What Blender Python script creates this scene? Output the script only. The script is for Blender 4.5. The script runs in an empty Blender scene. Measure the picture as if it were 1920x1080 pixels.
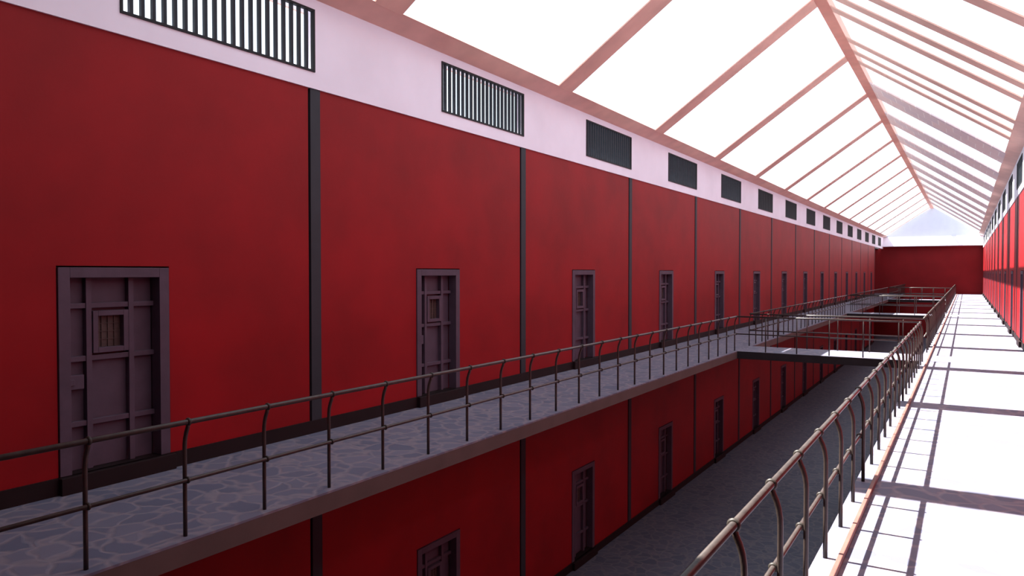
import bpy, math, random
from mathutils import Vector
random.seed(4)
C = bpy.context.scene.collection
PI = math.pi
BAY = 5.353
XL, XR = -7.29, 1.36            # wall faces
YN, YE = -4.0, 84.5            # hall ends
ZF, ZLO = 0.0, -4.4             # gallery floor, ground floor
ZRED, ZFR = 4.49, 5.645         # top of the red wall, top of the frieze
PIL = [6.99 + BAY * k for k in range(-3, 16)]     # pilaster centres
YOPEN = 6.99 + BAY * 13         # left wall ends here, recess beyond
EDL, EDR = -5.2, -0.93          # gallery edges over the void
TH = 0.195

# ------------------------------------------------------------ materials
def mat(name, col, rough=0.6, metal=0.0, var=0.0, vscale=2.0, bump=0.0, bscale=40, spec=0.5):
    m = bpy.data.materials.new(name); m.use_nodes = True
    n, l = m.node_tree.nodes, m.node_tree.links
    b = n['Principled BSDF']
    b.inputs['Roughness'].default_value = rough
    b.inputs['Metallic'].default_value = metal
    b.inputs['Specular IOR Level'].default_value = spec
    b.inputs['Base Color'].default_value = (*col, 1)
    tc = n.new('ShaderNodeTexCoord')
    if var > 0:
        no = n.new('ShaderNodeTexNoise'); no.inputs['Scale'].default_value = vscale
        no.inputs['Detail'].default_value = 5
        l.new(tc.outputs['Object'], no.inputs['Vector'])
        r = n.new('ShaderNodeValToRGB')
        r.color_ramp.elements[0].position = .3; r.color_ramp.elements[1].position = .7
        r.color_ramp.elements[0].color = (*[c * (1 - var) for c in col], 1)
        r.color_ramp.elements[1].color = (*[min(1, c * (1 + var)) for c in col], 1)
        l.new(no.outputs['Fac'], r.inputs['Fac']); l.new(r.outputs['Color'], b.inputs['Base Color'])
    if bump > 0:
        n2 = n.new('ShaderNodeTexNoise'); n2.inputs['Scale'].default_value = bscale
        l.new(tc.outputs['Object'], n2.inputs['Vector'])
        bp = n.new('ShaderNodeBump'); bp.inputs['Strength'].default_value = bump
        bp.inputs['Distance'].default_value = .01
        l.new(n2.outputs['Fac'], bp.inputs['Height']); l.new(bp.outputs['Normal'], b.inputs['Normal'])
    return m

def flagstone(name='flagstone', k=1.0):
    m = bpy.data.materials.new(name); m.use_nodes = True
    n, l = m.node_tree.nodes, m.node_tree.links
    b = n['Principled BSDF']; b.inputs['Roughness'].default_value = .7; b.inputs['Specular IOR Level'].default_value = .25
    tc = n.new('ShaderNodeTexCoord')
    wn = n.new('ShaderNodeTexNoise'); wn.inputs['Scale'].default_value = 2.5
    l.new(tc.outputs['Object'], wn.inputs['Vector'])
    mx = n.new('ShaderNodeVectorMath'); mx.operation = 'SCALE'; mx.inputs['Scale'].default_value = .35
    l.new(wn.outputs['Color'], mx.inputs[0])
    ad = n.new('ShaderNodeVectorMath'); ad.operation = 'ADD'
    l.new(tc.outputs['Object'], ad.inputs[0]); l.new(mx.outputs[0], ad.inputs[1])
    ve = n.new('ShaderNodeTexVoronoi'); ve.feature = 'DISTANCE_TO_EDGE'; ve.inputs['Scale'].default_value = 3.9
    vc = n.new('ShaderNodeTexVoronoi'); vc.feature = 'F1'; vc.inputs['Scale'].default_value = 3.9
    l.new(ad.outputs[0], ve.inputs['Vector']); l.new(ad.outputs[0], vc.inputs['Vector'])
    r = n.new('ShaderNodeValToRGB')
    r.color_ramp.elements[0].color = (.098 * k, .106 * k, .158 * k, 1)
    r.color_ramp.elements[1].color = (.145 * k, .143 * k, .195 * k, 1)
    sp = n.new('ShaderNodeSeparateColor'); l.new(vc.outputs['Color'], sp.inputs[0])
    l.new(sp.outputs[0], r.inputs['Fac'])
    e = n.new('ShaderNodeValToRGB')
    e.color_ramp.elements[0].position = .02; e.color_ramp.elements[0].color = (1, 1, 1, 1)
    e.color_ramp.elements[1].position = .13; e.color_ramp.elements[1].color = (0, 0, 0, 1)
    l.new(ve.outputs['Distance'], e.inputs['Fac'])
    fn = n.new('ShaderNodeTexNoise'); fn.inputs['Scale'].default_value = 9
    l.new(tc.outputs['Object'], fn.inputs['Vector'])
    mr = n.new('ShaderNodeMath'); mr.operation = 'MULTIPLY'
    l.new(e.outputs['Color'], mr.inputs[0]); l.new(fn.outputs['Fac'], mr.inputs[1])
    mr2 = n.new('ShaderNodeMath'); mr2.operation = 'MULTIPLY'; mr2.inputs[1].default_value = 1.5; mr2.use_clamp = True
    l.new(mr.outputs[0], mr2.inputs[0])
    mix = n.new('ShaderNodeMix'); mix.data_type = 'RGBA'
    l.new(mr2.outputs[0], mix.inputs['Factor'])
    l.new(r.outputs['Color'], mix.inputs['A']); mix.inputs['B'].default_value = (.21 * k, .185 * k, .215 * k, 1)
    l.new(mix.outputs['Result'], b.inputs['Base Color'])
    bp = n.new('ShaderNodeBump'); bp.inputs['Strength'].default_value = .35; bp.inputs['Distance'].default_value = .01
    iv = n.new('ShaderNodeMath'); iv.operation = 'SUBTRACT'; iv.inputs[0].default_value = 1
    l.new(e.outputs['Color'], iv.inputs[1]); l.new(iv.outputs[0], bp.inputs['Height'])
    l.new(bp.outputs['Normal'], b.inputs['Normal'])
    return m

def tilework():
    m = bpy.data.materials.new('roof_tilework'); m.use_nodes = True
    n, l = m.node_tree.nodes, m.node_tree.links
    b = n['Principled BSDF']; b.inputs['Roughness'].default_value = .7
    tc = n.new('ShaderNodeTexCoord'); mp = n.new('ShaderNodeMapping')
    mp.inputs['Rotation'].default_value = (0, 0, 0)
    l.new(tc.outputs['Object'], mp.inputs['Vector'])
    br = n.new('ShaderNodeTexBrick')
    br.inputs['Scale'].default_value = 1.0
    br.inputs['Brick Width'].default_value = .42; br.inputs['Row Height'].default_value = .9
    br.inputs['Mortar Size'].default_value = .012
    br.inputs['Color1'].default_value = (.80, .66, .64, 1); br.inputs['Color2'].default_value = (.70, .61, .64, 1)
    br.inputs['Mortar'].default_value = (.90, .85, .82, 1)
    l.new(mp.outputs[0], br.inputs['Vector']); l.new(br.outputs['Color'], b.inputs['Base Color'])
    return m

M = dict(
    red=mat('red_plaster', (.235, .003, .006), .55, var=.16, vscale=.9, bump=.12, bscale=14, spec=.18),
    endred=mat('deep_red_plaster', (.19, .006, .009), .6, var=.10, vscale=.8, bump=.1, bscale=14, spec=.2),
    white=mat('white_plaster', (.79, .775, .875), .7, var=.04, vscale=1.2),
    gable=mat('pale_blue_plaster', (.62, .68, .80), .8, var=.03),
    dark=mat('charcoal_paint', (.025, .027, .035), .6, var=.12, vscale=3, spec=.25),
    base=mat('dark_maroon_paint', (.011, .004, .005), .65, var=.15, vscale=3, spec=.2),
    door=mat('purple_grey_steel', (.075, .050, .074), .6, var=.12, vscale=5, bump=.1, bscale=30, spec=.25),
    mesh=mat('brown_mesh', (.055, .032, .028), .7, var=.2, vscale=20),
    groove=mat('joint_dark', (.02, .012, .014), .9, var=.1),
    iron=mat('weathered_iron', (.040, .030, .027), .34, metal=0.0, spec=.4, var=.3, vscale=14, bump=.08, bscale=90),
    ring=mat('iron_collar', (.03, .025, .021), .5, metal=0.0, spec=.3, var=.2, vscale=20),
    black=mat('black_iron', (.015, .015, .018), .6, var=.15, vscale=8, spec=.2),
    bars=mat('dark_bar_paint', (.020, .025, .033), .6, var=.15, vscale=8, spec=.2),
    slab=mat('brown_grey_render', (.075, .050, .046), .75, var=.12, vscale=2.5),
    beam=mat('black_steel_plate', (.018, .016, .019), .6, var=.15, vscale=3, spec=.2),
    roof=mat('dusty_pink_timber', (.72, .47, .39), .6, var=.10, vscale=2),
    ridge=mat('rose_timber', (.70, .38, .31), .6, var=.08, vscale=2),
    kerb=mat('terracotta_paint', (.17, .07, .055), .6, var=.2, vscale=5),
    stone=flagstone(), ground=flagstone('shaded_flagstone', .62), tile=tilework())  # ground: same flagstone, with the shade of the void put into its colour

# ------------------------------------------------------------ mesh helpers
class MB:
    def __init__(s): s.v = []; s.f = []; s.sm = []
    def box(s, x0, x1, y0, y1, z0, z1):
        x0, x1 = sorted((x0, x1)); y0, y1 = sorted((y0, y1)); z0, z1 = sorted((z0, z1))
        b = len(s.v)
        s.v += [(x, y, z) for z in (z0, z1) for y in (y0, y1) for x in (x0, x1)]
        for q in ((0, 2, 3, 1), (4, 5, 7, 6), (0, 1, 5, 4), (2, 6, 7, 3), (0, 4, 6, 2), (1, 3, 7, 5)):
            s.f.append(tuple(b + i for i in q)); s.sm.append(False)
        return s
    def prism(s, prof, y0, y1):          # profile in x,z swept along y
        b = len(s.v); n = len(prof)
        s.v += [(x, y0, z) for x, z in prof] + [(x, y1, z) for x, z in prof]
        for i in range(n):
            j = (i + 1) % n
            s.f.append((b + i, b + j, b + n + j, b + n + i)); s.sm.append(False)
        s.f.append(tuple(b + i for i in reversed(range(n)))); s.sm.append(False)
        s.f.append(tuple(b + n + i for i in range(n))); s.sm.append(False)
        return s
    def tube(s, pts, r, n=12):
        pts = [Vector(p) for p in pts]
        rr = r if isinstance(r, (list, tuple)) else [r] * len(pts)
        b = len(s.v)
        ref = None
        for i, p in enumerate(pts):
            d = (pts[min(i + 1, len(pts) - 1)] - pts[max(i - 1, 0)]).normalized()
            if ref is None: ref = Vector((0, 1, 0)) if abs(d.y) < .8 else Vector((1, 0, 0))
            u = (ref - d * ref.dot(d)).normalized(); w = d.cross(u)
            for k in range(n):
                a = 2 * PI * k / n
                s.v.append(tuple(p + rr[i] * (math.cos(a) * u + math.sin(a) * w)))
        for i in range(len(pts) - 1):
            for k in range(n):
                j = (k + 1) % n
                s.f.append((b + i * n + k, b + i * n + j, b + (i + 1) * n + j, b + (i + 1) * n + k)); s.sm.append(True)
        s.f.append(tuple(b + k for k in reversed(range(n)))); s.sm.append(False)
        e = b + (len(pts) - 1) * n
        s.f.append(tuple(e + k for k in range(n))); s.sm.append(False)
        return s
    def build(s, name, m, parent=None, bevel=0):
        me = bpy.data.meshes.new(name); me.from_pydata(s.v, [], s.f); me.update()
        for p, q in zip(me.polygons, s.sm): p.use_smooth = q
        me.materials.append(m)
        import bmesh
        bm = bmesh.new(); bm.from_mesh(me); bmesh.ops.recalc_face_normals(bm, faces=bm.faces); bm.to_mesh(me); bm.free()
        o = bpy.data.objects.new(name, me); C.objects.link(o)
        if parent: o.parent = parent
        if bevel:
            b = o.modifiers.new('bevel', 'BEVEL'); b.width = bevel; b.segments = 2; b.limit_method = 'ANGLE'
        return o

def tag(o, label=None, cat=None, group=None, kind=None):
    if label: o['label'] = label
    if cat: o['category'] = cat
    if group: o['group'] = group
    if kind: o['kind'] = kind
    return o
def empty(name, loc=(0, 0, 0), rz=0):
    o = bpy.data.objects.new(name, None); o.empty_display_size = .2
    C.objects.link(o); o.location = loc; o.rotation_euler = (0, 0, rz)
    return o
def dup(root, loc, rz=None, name=None):
    r = root.copy(); C.objects.link(r); r.location = loc
    if name: r.name = name
    if rz is not None: r.rotation_euler = (0, 0, rz)
    for ch in list(root.children):
        c = ch.copy(); C.objects.link(c); c.parent = r
        for g in list(ch.children):
            d = g.copy(); C.objects.link(d); d.parent = c
    return r
ORD = ['first', 'second', 'third', 'fourth', 'fifth', 'sixth', 'seventh', 'eighth', 'ninth', 'tenth',
       'eleventh', 'twelfth', 'thirteenth', 'fourteenth', 'fifteenth', 'sixteenth', 'seventeenth']

# ------------------------------------------------------------ setting: walls
DW0, DW1 = -.585, .575          # door opening about the bay centre (incl. joint)
DTOP = 2.165                    # top of opening over the floor
def red_wall(name, xf, out, y_end, z0, zt, m, label):
    """out = -1: the wall body lies at smaller x than its face"""
    b = MB(); g = MB(); xo = xf + out * .34
    for k in range(1, len(PIL)):
        ya = (PIL[k - 1] + .087) if k > 1 else YN
        yb = PIL[k] - .115
        if ya > y_end - .3: break
        yb = min(yb, y_end)
        last = PIL[k] > y_end + .2
        if k > 1 and not last:
            c = (PIL[k - 1] + PIL[k]) / 2
            b.box(xf, xo, ya, c + DW0, z0, zt); b.box(xf, xo, c + DW1, yb, z0, zt)
            b.box(xf, xo, c + DW0, c + DW1, z0 + DTOP, zt)
            g.box(xf + out * .30, xo + out * .02, c + DW0, c + DW1, z0, z0 + DTOP)
        else:
            b.box(xf, xo, ya, yb, z0, zt)
        if PIL[k] <= y_end + .2:
            g.box(xf + out * .12, xo, yb, min(PIL[k] + .087, y_end + .12), z0, zt)
    o = b.build(name, m); tag(o, label, 'wall', kind='structure')
    j = g.build('wall_joint', M['groove'], o)
    return o
red_wall('wall_left', XL, -1, YOPEN - .08, ZF, ZRED, M['red'], 'long red plaster wall of the upper gallery on the left')
red_wall('wall_lower_left', XL, -1, YOPEN - .08, ZLO, ZF - TH, M['red'], 'red plaster wall of the ground storey below the left gallery')
red_wall('wall_right', XR, 1, YE, ZF, ZRED, M['red'], 'sunlit red plaster wall right of the right gallery')
tag(MB().box(XR, XR + .3, YN, YE, ZLO, ZF - TH).build('wall_lower_right', M['red']), 'red wall below the right gallery', 'wall', kind='structure')
# the recess past the end of the left wall
for nm, z0, z1, w in (('wall_recess', ZF, ZRED, 'upper'), ('wall_lower_recess', ZLO, ZF - TH, 'lower')):
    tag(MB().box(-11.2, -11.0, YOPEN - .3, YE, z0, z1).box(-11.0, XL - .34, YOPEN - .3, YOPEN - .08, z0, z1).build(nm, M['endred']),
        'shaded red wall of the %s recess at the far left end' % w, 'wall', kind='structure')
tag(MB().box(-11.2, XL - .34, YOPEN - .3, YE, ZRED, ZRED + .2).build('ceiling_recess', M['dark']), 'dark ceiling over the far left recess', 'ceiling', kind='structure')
# far wall, with gable and ledge; the ledge's slope is added to catch sun
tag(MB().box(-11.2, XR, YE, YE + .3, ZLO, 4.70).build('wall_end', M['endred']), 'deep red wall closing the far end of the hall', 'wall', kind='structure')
tag(MB().prism([(XL, 4.70), (XL, 5.68), (-2.95, 8.60), (XR, 5.68), (XR, 4.70)], YE, YE + .3).build('wall_gable', M['gable']),
    'pale blue triangular gable above the far red wall', 'wall', kind='structure')
led = MB(); bl = len(led.v)
led.v += [(XL, YE, 4.70), (XL, YE - .75, 4.70), (XL, YE - .75, 4.76), (XL, YE, 5.68),
          (XR, YE, 4.70), (XR, YE - .75, 4.70), (XR, YE - .75, 4.76), (XR, YE, 5.68)]
led.f += [(0, 1, 2, 3), (4, 7, 6, 5), (0, 4, 5, 1), (1, 5, 6, 2), (2, 6, 7, 3), (3, 7, 4, 0)]; led.sm += [False] * 6
tag(led.build('trim_1', M['white']), 'white ledge between the far red wall and the gable, slope added to catch sun', 'trim', kind='structure')
# wall behind the camera
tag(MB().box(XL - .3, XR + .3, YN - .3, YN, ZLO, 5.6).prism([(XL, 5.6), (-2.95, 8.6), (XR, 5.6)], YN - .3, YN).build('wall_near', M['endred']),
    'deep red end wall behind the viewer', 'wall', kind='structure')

# friezes with the openings of the grilles
GR0, GR1, GZ0, GZ1 = .045, 2.655, 4.70, 5.51
def frieze(name, xf, out, label):
    b = MB(); xi = xf - out * .025; xo = xf + out * .17
    prev = YN
    for k in range(2, len(PIL)):
        y1 = PIL[k] - .02; y0 = y1 - (GR1 - GR0)
        if y1 > YE: break
        b.box(xi, xo, prev, y0, ZRED, ZFR)
        b.box(xi, xo, y0, y1, ZRED, GZ0); b.box(xi, xo, y0, y1, GZ1, ZFR)
        prev = y1
    b.box(xi, xo, prev, YE, ZRED, ZFR)
    return tag(b.build(name, M['white']), label, 'wall', kind='structure')
frieze('wall_left_frieze', XL, -1, 'lavender white band with barred openings above the left red wall')
frieze('wall_right_frieze', XR, 1, 'white band with barred openings above the right red wall')

# ------------------------------------------------------------ floors
YR = YOPEN
f = MB().box(XL - .01, EDL, YN, YE, ZF - .02, ZF).box(-11, XL - .01, YR - .08, YE, ZF - .02, ZF)
fo = tag(f.build('floor_left_gallery', M['stone']), 'bluish flagstone walkway of the shaded left gallery', 'floor', kind='structure')
s_ = MB().box(XL - .01, EDL, YN, YE, ZF - TH, ZF - .021).box(-11, XL - .01, YR - .08, YE, ZF - TH, ZF - .021)
s_.build('slab_edge', M['slab'], fo)
fo = tag(MB().box(EDR, XR + .01, YN, YE, ZF - .02, ZF).build('floor_right_gallery', M['stone']),
         'sunlit flagstone walkway of the right gallery', 'floor', kind='structure')
MB().box(EDR, XR + .01, YN, YE, ZF - TH, ZF - .021).build('slab_edge', M['slab'], fo)
tag(MB().box(-11, XR, YN, YE, ZLO - .2, ZLO).build('floor', M['ground']), 'shade-darkened flagstone ground floor at the bottom of the void', 'floor', kind='structure')
tag(MB().box(-.775, -.74, YN, YE, ZF, ZF + .05).build('trim_2', M['kerb'], bevel=.006),
    'thin terracotta kerb along the edge of the right gallery', 'trim', kind='structure')

# baseboards (interrupted by the doorsteps)
def baseboard(name, xf, inn, z0, ye, label):
    b = MB().box(xf, xf + inn * .03, YN, ye, z0, z0 + .163)
    return tag(b.build(name, M['base']), label, 'baseboard', kind='structure')
baseboard('baseboard_left', XL, 1, ZF, YOPEN - .08, 'dark maroon baseboard along the upper left wall')
baseboard('baseboard_lower_left', XL, 1, ZLO, YOPEN - .08, 'dark maroon baseboard along the lower left wall')
baseboard('baseboard_right', XR, -1, ZF, YE, 'baseboard along the sunlit right wall')

# ------------------------------------------------------------ pilasters
def pilaster(z0, z1, name, xf, y, inn):
    o = MB().box(-.12, .012, -.085, .087, 0, z1 - z0).build(name, M['dark'])
    o.location = (xf, y, z0)
    if inn < 0: o.rotation_euler = (0, 0, PI)
    return o
nt = 3
def place_pil(proto, xf, y, z, inn, label, group):
    o = proto.copy(); C.objects.link(o); o.location = (xf, y, z); o.rotation_euler = (0, 0, PI if inn < 0 else 0)
    return tag(o, label, 'pilaster', group)
p_up = pilaster(ZF + .163, ZRED, 'wall_pilaster', XL, PIL[3], 1)
p_lo = pilaster(ZLO + .163, ZF - TH, 'wall_pilaster', XL, PIL[3], 1)
def NM(i, n): return 'farthest' if i == n - 1 else ORD[i]
ks = [k for k in range(3, 17) if PIL[k] < YOPEN + .2]
for i, k in enumerate(ks):
    lab = 'tall charcoal strip on the upper left red wall, %s from the viewer' % ORD[i]
    if i == 0: tag(p_up, lab, 'pilaster', 'charcoal strips on the upper left wall')
    else: place_pil(p_up, XL, PIL[k], ZF + .163, 1, lab, 'charcoal strips on the upper left wall')
    lab = 'dark strip on the lower left red wall under the gallery, %s from the viewer' % ORD[i]
    if i == 0: tag(p_lo, lab, 'pilaster', 'dark strips on the lower left wall')
    else: place_pil(p_lo, XL, PIL[k], ZLO + .163, 1, lab, 'dark strips on the lower left wall')
for i, k in enumerate(range(6, 18)):
    place_pil(p_up, XR, PIL[k], ZF + .163, -1,
              'dark strip on the sunlit right red wall, %s from the viewer' % ORD[i],
              'dark strips on the right wall')

# ------------------------------------------------------------ cell doors
def make_door():
    """local: face plane x=0, room towards +x, y across, z from the floor"""
    r = empty('cell_door')
    fr = MB()
    fr.box(-.14, .015, -.575, -.465, .163, 2.15); fr.box(-.14, .015, .455, .565, .163, 2.15)
    fr.box(-.14, .015, -.465, .455, 2.05, 2.15)
    fr.build('door_frame', M['door'], r, bevel=.004)
    lf = MB().box(-.19, -.15, -.465, .455, .163, 2.05)
    leaf = lf.build('door_leaf', M['door'], r)
    for y in (-.235, .20): MB().box(-.15, -.085, y - .028, y + .028, .163, 2.05).build('vertical_bar', M['door'], r, bevel=.004)
    for z in (1.775, 1.255, .62): MB().box(-.15, -.095, -.465, .455, z - .026, z + .026).build('cross_bar', M['door'], r, bevel=.004)
    w = MB(); y0, y1, z0, z1 = -.20, .165, 1.30, 1.72; t = .052
    w.box(-.15, -.075, y0, y0 + t, z0, z1); w.box(-.15, -.075, y1 - t, y1, z0, z1)
    w.box(-.15, -.075, y0 + t, y1 - t, z0, z0 + t); w.box(-.15, -.075, y0 + t, y1 - t, z1 - t, z1)
    hatch = w.build('hatch_frame', M['door'], r, bevel=.004)
    g = MB().box(-.149, -.143, y0 + t, y1 - t, z0 + t, z1 - t)
    for i in range(1, 4):
        yy = y0 + t + (y1 - y0 - 2 * t) * i / 4; g.box(-.143, -.132, yy - .004, yy + .004, z0 + t, z1 - t)
        zz = z0 + t + (z1 - z0 - 2 * t) * i / 4; g.box(-.143, -.134, y0 + t, y1 - t, zz - .004, zz + .004)
    o = g.build('hatch_mesh', M['mesh'], hatch); o['label'] = 'brown wire mesh of the hatch'
    MB().box(-.15, -.09, -.45, -.285, .96, 1.10).box(-.09, -.075, -.44, -.38, 1.0, 1.06).build('lock_box', M['door'], r, bevel=.005)
    st = MB().box(-.14, .09, -.60, .585, 0, .163).build('doorstep', M['base'], r, bevel=.004)
    st['label'] = 'dark maroon doorstep'
    return r
door0 = make_door()
dn = 0
def place_door(x, y, z, inn, label, group):
    global dn
    o = door0 if dn == 0 else dup(door0, (x, y, z))
    o.location = (x, y, z); o.rotation_euler = (0, 0, PI if inn < 0 else 0)
    dn += 1
    o.name = 'door_%d' % dn
    return tag(o, label, 'door', group, 'structure')
for i, k in enumerate(range(3, 17)):
    y = (PIL[k - 1] + PIL[k]) / 2
    if y > YOPEN: break
    if i == 0: l = 'large purple-grey barred cell door nearest the viewer on the left gallery'
    else: l = 'purple-grey barred cell door on the left gallery, %s from the viewer' % ORD[i]
    place_door(XL, y, ZF, 1, l, 'cell doors along the left gallery')
for i, k in enumerate(range(4, 17)):
    y = (PIL[k - 1] + PIL[k]) / 2
    if y > YOPEN: break
    place_door(XL, y, ZLO, 1, 'dark barred cell door on the ground storey under the left gallery, %s of those seen' % ORD[i], 'cell doors of the ground storey')
for i, k in enumerate(range(6, 18)):
    y = (PIL[k - 1] + PIL[k]) / 2
    if y > YE - 1: break
    place_door(XR, y, ZF, -1, 'barred cell door in the sunlit right wall, %s from the viewer' % ORD[i], 'cell doors along the right gallery')

# ------------------------------------------------------------ window grilles
GW = GR1 - GR0; GH = GZ1 - GZ0
def grille_frame():
    b = MB(); x0, x1 = -.015, .04; t = .028
    b.box(x0, x1, 0, GW, 0, t); b.box(x0, x1, 0, GW, GH - t, GH)
    b.box(x0, x1, 0, t, t, GH - t); b.box(x0, x1, GW - t, GW, t, GH - t)
    return b
def bar_box(b, i):
    y = GW * i / 21
    return b.box(-.016, .026, y - .019, y + .019, .02, GH - .02)
gA = empty('window_grille')
grille_frame().build('grille_frame', M['black'], gA)
for i in range(1, 21): bar_box(MB(), i).build('bar', M['bars'], gA)
gB = grille_frame()
for i in range(1, 21): bar_box(gB, i)
gB = gB.build('window_grille', M['black'])
usedA = usedB = False
def place_grille(x, y, inn, full, label, group):
    global usedA, usedB
    if full:
        o = gA if not usedA else dup(gA, (0, 0, 0)); usedA = True
    else:
        o = gB if not usedB else gB.copy()
        if usedB: C.objects.link(o)
        usedB = True
    o.location = (x, y, GZ0)
    if inn < 0: o.rotation_euler = (0, 0, PI); o.location = (x, y + GW, GZ0)
    else: o.rotation_euler = (0, 0, 0)
    return tag(o, label, 'window grille', group)
for i, k in enumerate(range(3, 18)):
    y1 = PIL[k] - .02
    if y1 > YE: break
    place_grille(XL, y1 - GW, 1, i < 5, ('wide black barred grille cut by the top of the frame, nearest on the left' if i == 0 else
                 'black barred grille in the white band over the left wall, %s from the viewer' % ORD[i]), 'grilles over the left wall')
for i, k in enumerate(range(6, 18)):
    y1 = PIL[k] - .02
    if y1 > YE: break
    place_grille(XR, y1 - GW, -1, i < 2, 'barred grille in the white band over the sunlit right wall, %s of those seen' % ORD[i], 'grilles over the right wall')

# ------------------------------------------------------------ roof
EX, EZ, RX, RZ = -6.9, 5.786, -3.1, 8.42        # eave and ridge points, left slope underside
CX = (XL + XR) / 2
def mir(x): return 2 * CX - x
EXR = mir(EX)
tag(MB().prism([(XL - .17, ZFR), (XL + .025, ZFR), (EX, EZ), (EX - .03, EZ + .02), (XL - .17, EZ + .02), (XL - .52, ZFR + .10), (XL - .52, ZFR)], YN, YE).build('eave_beam', M['roof']),
    'long dusty pink eave beam along the top of the left white band', 'beam')
tag(MB().prism([(XR + .17, ZFR), (XR - .025, ZFR), (EXR, EZ), (EXR + .03, EZ + .02), (XR + .17, EZ + .02), (XR + .52, ZFR + .10), (XR + .52, ZFR)], YN, YE).build('eave_beam', M['roof']),
    'long greyish pink eave beam along the top of the right white band', 'beam')
tag(MB().box(RX, mir(RX), YN, YE, RZ, RZ + .26).build('ridge_beam', M['ridge'], bevel=.008), 'long rose coloured ridge beam at the peak of the glazed roof', 'beam')
sl = (RZ - EZ) / (RX - EX)
def rafter(side, w, y, nm='rafter', m='roof', t=.03):
    x0, z0, x1, z1 = EX - .02, EZ - .02 * sl, RX + .01, RZ + .01 * sl
    pr = [(x0, z0), (x1, z1), (x1, z1 + t), (x0, z0 + t)]
    if side > 0: pr = [(mir(x), z) for x, z in pr]
    bb = MB().prism([(x, z) for x, z in pr], -w / 2, w / 2)
    o = bb.build(nm, M[m]); o.location = (0, y, 0)
    return o
r0 = None
ys = [8.03 + BAY * k for k in range(-3, 15)]
c = 0
for y in ys:
    if y > YE: break
    if y < 3: continue
    if r0 is None: r0 = rafter(-1, .58, y); o = r0
    else: o = r0.copy(); C.objects.link(o); o.location = (0, y, 0)
    if y < 7: l = 'pink rafter of the left roof slope overhead, out of view near the viewer'; g = 'rafters of the left slope overhead'
    else:
        l = 'wide flat pink rafter of the left roof slope, %s from the viewer' % ORD[c]; g = 'rafters of the left roof slope'; c += 1
    tag(o, l, 'rafter', g)
r1 = None; c = 0
for k in range(-3, 3):
    for j, dy in enumerate((-2.6, -1.27, 0)):
        y = 14.0 + BAY * k + dy * 1.0
        if y < 3.3: continue
        if r1 is None: r1 = rafter(1, .46, y); o = r1
        else: o = r1.copy(); C.objects.link(o); o.location = (0, y, 0)
        if y < 12: l = 'flat pink rafter of the right roof slope overhead, out of view near the viewer'; g = 'rafters of the right slope overhead'
        else:
            l = 'flat greyish pink rafter of the right roof slope, %s from the top right corner' % (ORD[c] if c else 'first'); g = 'rafters of the right roof slope'; c += 1
        tag(o, l, 'rafter', g)
r2 = None; c = 0
for k in range(3, 13):
    y = 14.0 + BAY * k - 1.25
    if y + 1.3 > YE: break
    if r2 is None: r2 = rafter(1, 2.55, y, 'roof_panel', 'tile', .05); o = r2
    else: o = r2.copy(); C.objects.link(o); o.location = (0, y, 0)
    tag(o, 'tile patterned pinkish grey panel across the right roof slope, %s from the viewer' % ORD[c], 'roof panel', 'tiled panels of the right roof slope'); c += 1
roof = MB()
for mm in (lambda x: x, mir):
    roof.prism([(mm(x), z) for x, z in ((XL - .17, EZ - .12), (RX + .15, RZ + .15), (RX + .15, RZ + .27), (XL - .17, EZ + .12))], YN, 2.97)
tag(roof.build('ceiling', M['roof']), 'closed boarded roof over the viewer before the glazing starts', 'ceiling', kind='structure')
# ------------------------------------------------------------ bridges
RH, MH = .92, .455

RLX, RRX = -5.24, -.915          # handrail axes
PLX, PRX = -5.29, -.865           # post axes
BR = [(20.05, 21.7), (41.5, 43.15), (65.0, 66.65)]
names = ['nearest', 'middle', 'farthest']
for (y0, y1), nm in zip(BR, names):
    b = empty('footbridge', ((EDL + EDR) / 2, (y0 + y1) / 2, ZF))
    hw = (EDR - EDL) / 2; hy = (y1 - y0) / 2
    MB().box(-hw, hw, -hy + .012, hy - .012, -.02, 0).build('bridge_deck', M['stone'], b)
    MB().box(-hw, hw, -hy + .012, hy - .012, -TH, -.021).box(-hw, hw, -hy, -hy + .011, -TH, -.002).box(-hw, hw, hy - .011, hy, -TH, -.002).build('side_beam', M['beam'], b)
    tag(b, '%s footbridge crossing the void, black sides under a pale deck' % nm, 'bridge', 'footbridges over the void')

# ------------------------------------------------------------ railings
ringT = MB().tube([(0, -.013, 0), (0, -.009, 0), (0, 0, 0), (0, .009, 0), (0, .013, 0)], [.024, .031, .034, .031, .024], 14)
ringM = MB().tube([(0, -.012, 0), (0, -.008, 0), (0, 0, 0), (0, .008, 0), (0, .012, 0)], [.019, .026, .029, .026, .019], 14)
OH = .05
def post_mesh(sg):
    return MB().tube([(0, 0, 0), (0, 0, .3), (0, 0, .69), (sg * .002, 0, .74), (sg * .010, 0, .79), (sg * .024, 0, .835), (sg * .040, 0, .87), (sg * .050, 0, .90)], .0165, 12)
protos = {}
def add_post(root, x, y, sg):
    """x, y local to root"""
    if sg not in protos:
        p = post_mesh(sg).build('post', M['iron'], root)
        a = ringT.build('collar', M['ring'], p); a.location = (sg * OH, 0, RH)
        c = ringM.build('collar', M['ring'], p); c.location = (sg * .036, 0, MH)
        protos[sg] = p
    else:
        q = protos[sg]; p = q.copy(); C.objects.link(p); p.parent = root
        for g in list(q.children):
            d = g.copy(); C.objects.link(d); d.parent = p
    p.location = (x, y, 0)
segs = [(YN + .02, BR[0][0] + .121), (BR[0][1] - .121, BR[1][0] + .121), (BR[1][1] - .121, BR[2][0] + .121), (BR[2][1] - .121, YE - .03)]
segn = ['stretch before the nearest footbridge', 'stretch between the nearest and the middle footbridge',
        'stretch between the middle and the farthest footbridge', 'last stretch up to the end wall']
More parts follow.
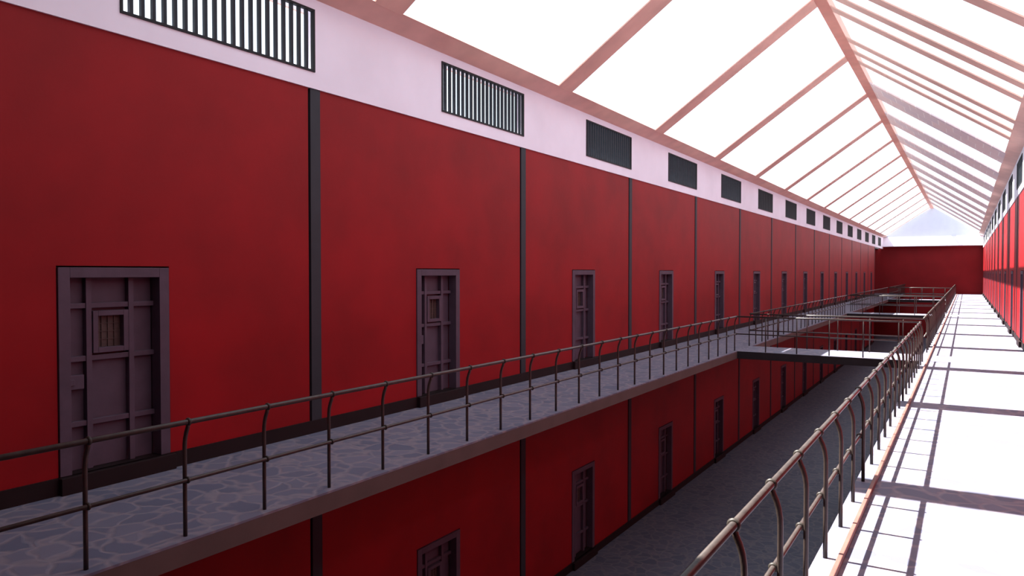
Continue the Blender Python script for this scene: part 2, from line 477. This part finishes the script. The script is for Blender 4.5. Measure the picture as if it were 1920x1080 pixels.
def railing(side, a, b, label, yp0):
    px = PLX if side < 0 else PRX; sg = 1 if side < 0 else -1
    r = empty('railing', (px, (a + b) / 2, ZF)); yc = (a + b) / 2
    MB().tube([(sg * OH, a - yc, RH), (sg * OH, b - yc, RH)], .021, 18).build('handrail', M['iron'], r)
    MB().tube([(sg * .036, a - yc, MH), (sg * .036, b - yc, MH)], .0165, 14).build('middle_rail', M['iron'], r)
    k = math.ceil((a - yp0) / .784); n = 0
    while yp0 + .784 * k < b + .03:
        add_post(r, 0, yp0 + .784 * k - yc, sg); k += 1
    tag(r, label, 'railing', 'gallery railings')
for (a, b), s in zip(segs, segn):
    railing(-1, a, b, 'dark iron railing of the shaded left gallery, ' + s, 2.884)
for (a, b), s in zip(segs, segn):
    railing(1, a, b, 'sunlit iron railing of the right gallery, ' + s, 5.84)
bp = None
for (y0, y1), nm in zip(BR, names):
    for yy, w in ((y0 + .1, 'near'), (y1 - .1, 'far')):
        r = empty('bridge_railing', (-3.0, yy, ZF))
        a, b = RLX + 3.0, RRX + 3.0
        MB().tube([(a + .021, 0, RH), (b - .021, 0, RH)], .021, 14).build('handrail', M['iron'], r)
        MB().tube([(a + .004, 0, MH), (b - .004, 0, MH)], .0165, 12).build('middle_rail', M['iron'], r)
        for k in range(1, 6):
            x = -5.265 + .777 * k + 3.0
            if bp is None:
                bp = MB().tube([(0, 0, 0), (0, 0, RH)], .0165, 10).build('post', M['iron'], r); p = bp
            else:
                p = bp.copy(); C.objects.link(p); p.parent = r
            p.location = (x, 0, 0)
        tag(r, 'straight iron railing on the %s side of the %s footbridge' % (w, nm), 'railing', 'footbridge railings')

# ------------------------------------------------------------ light
w = bpy.data.worlds.new('sky'); bpy.context.scene.world = w; w.use_nodes = True
bg = w.node_tree.nodes['Background']
bg.inputs['Color'].default_value = (.80, .90, 1.0, 1); bg.inputs['Strength'].default_value = 1.8
sd = bpy.data.lights.new('sun', 'SUN'); sd.energy = 31; sd.angle = math.radians(.5); sd.color = (1, .95, .88)
so = bpy.data.objects.new('sun', sd); C.objects.link(so)
so.rotation_euler = Vector((.655, 0, -1)).to_track_quat('-Z', 'Y').to_euler(); so.location = (-10, 30, 20)

# ------------------------------------------------------------ camera
F = 1395.0
pitch = math.atan(29 / F); yaw = math.atan(852 * math.cos(pitch) / F)
cd = bpy.data.cameras.new('camera'); cd.sensor_width = 36; cd.lens = 36 * F / 1920; cd.clip_end = 500
co = bpy.data.objects.new('camera', cd); C.objects.link(co)
co.location = (0, 0, 2.1); co.rotation_euler = (PI / 2 - pitch, 0, yaw)
bpy.context.scene.camera = co
vs = bpy.context.scene.view_settings
bpy.context.scene.view_settings.view_transform = 'Standard'
vs.look = 'None'; vs.gamma = 1; vs.use_curve_mapping = False; vs.exposure = 0
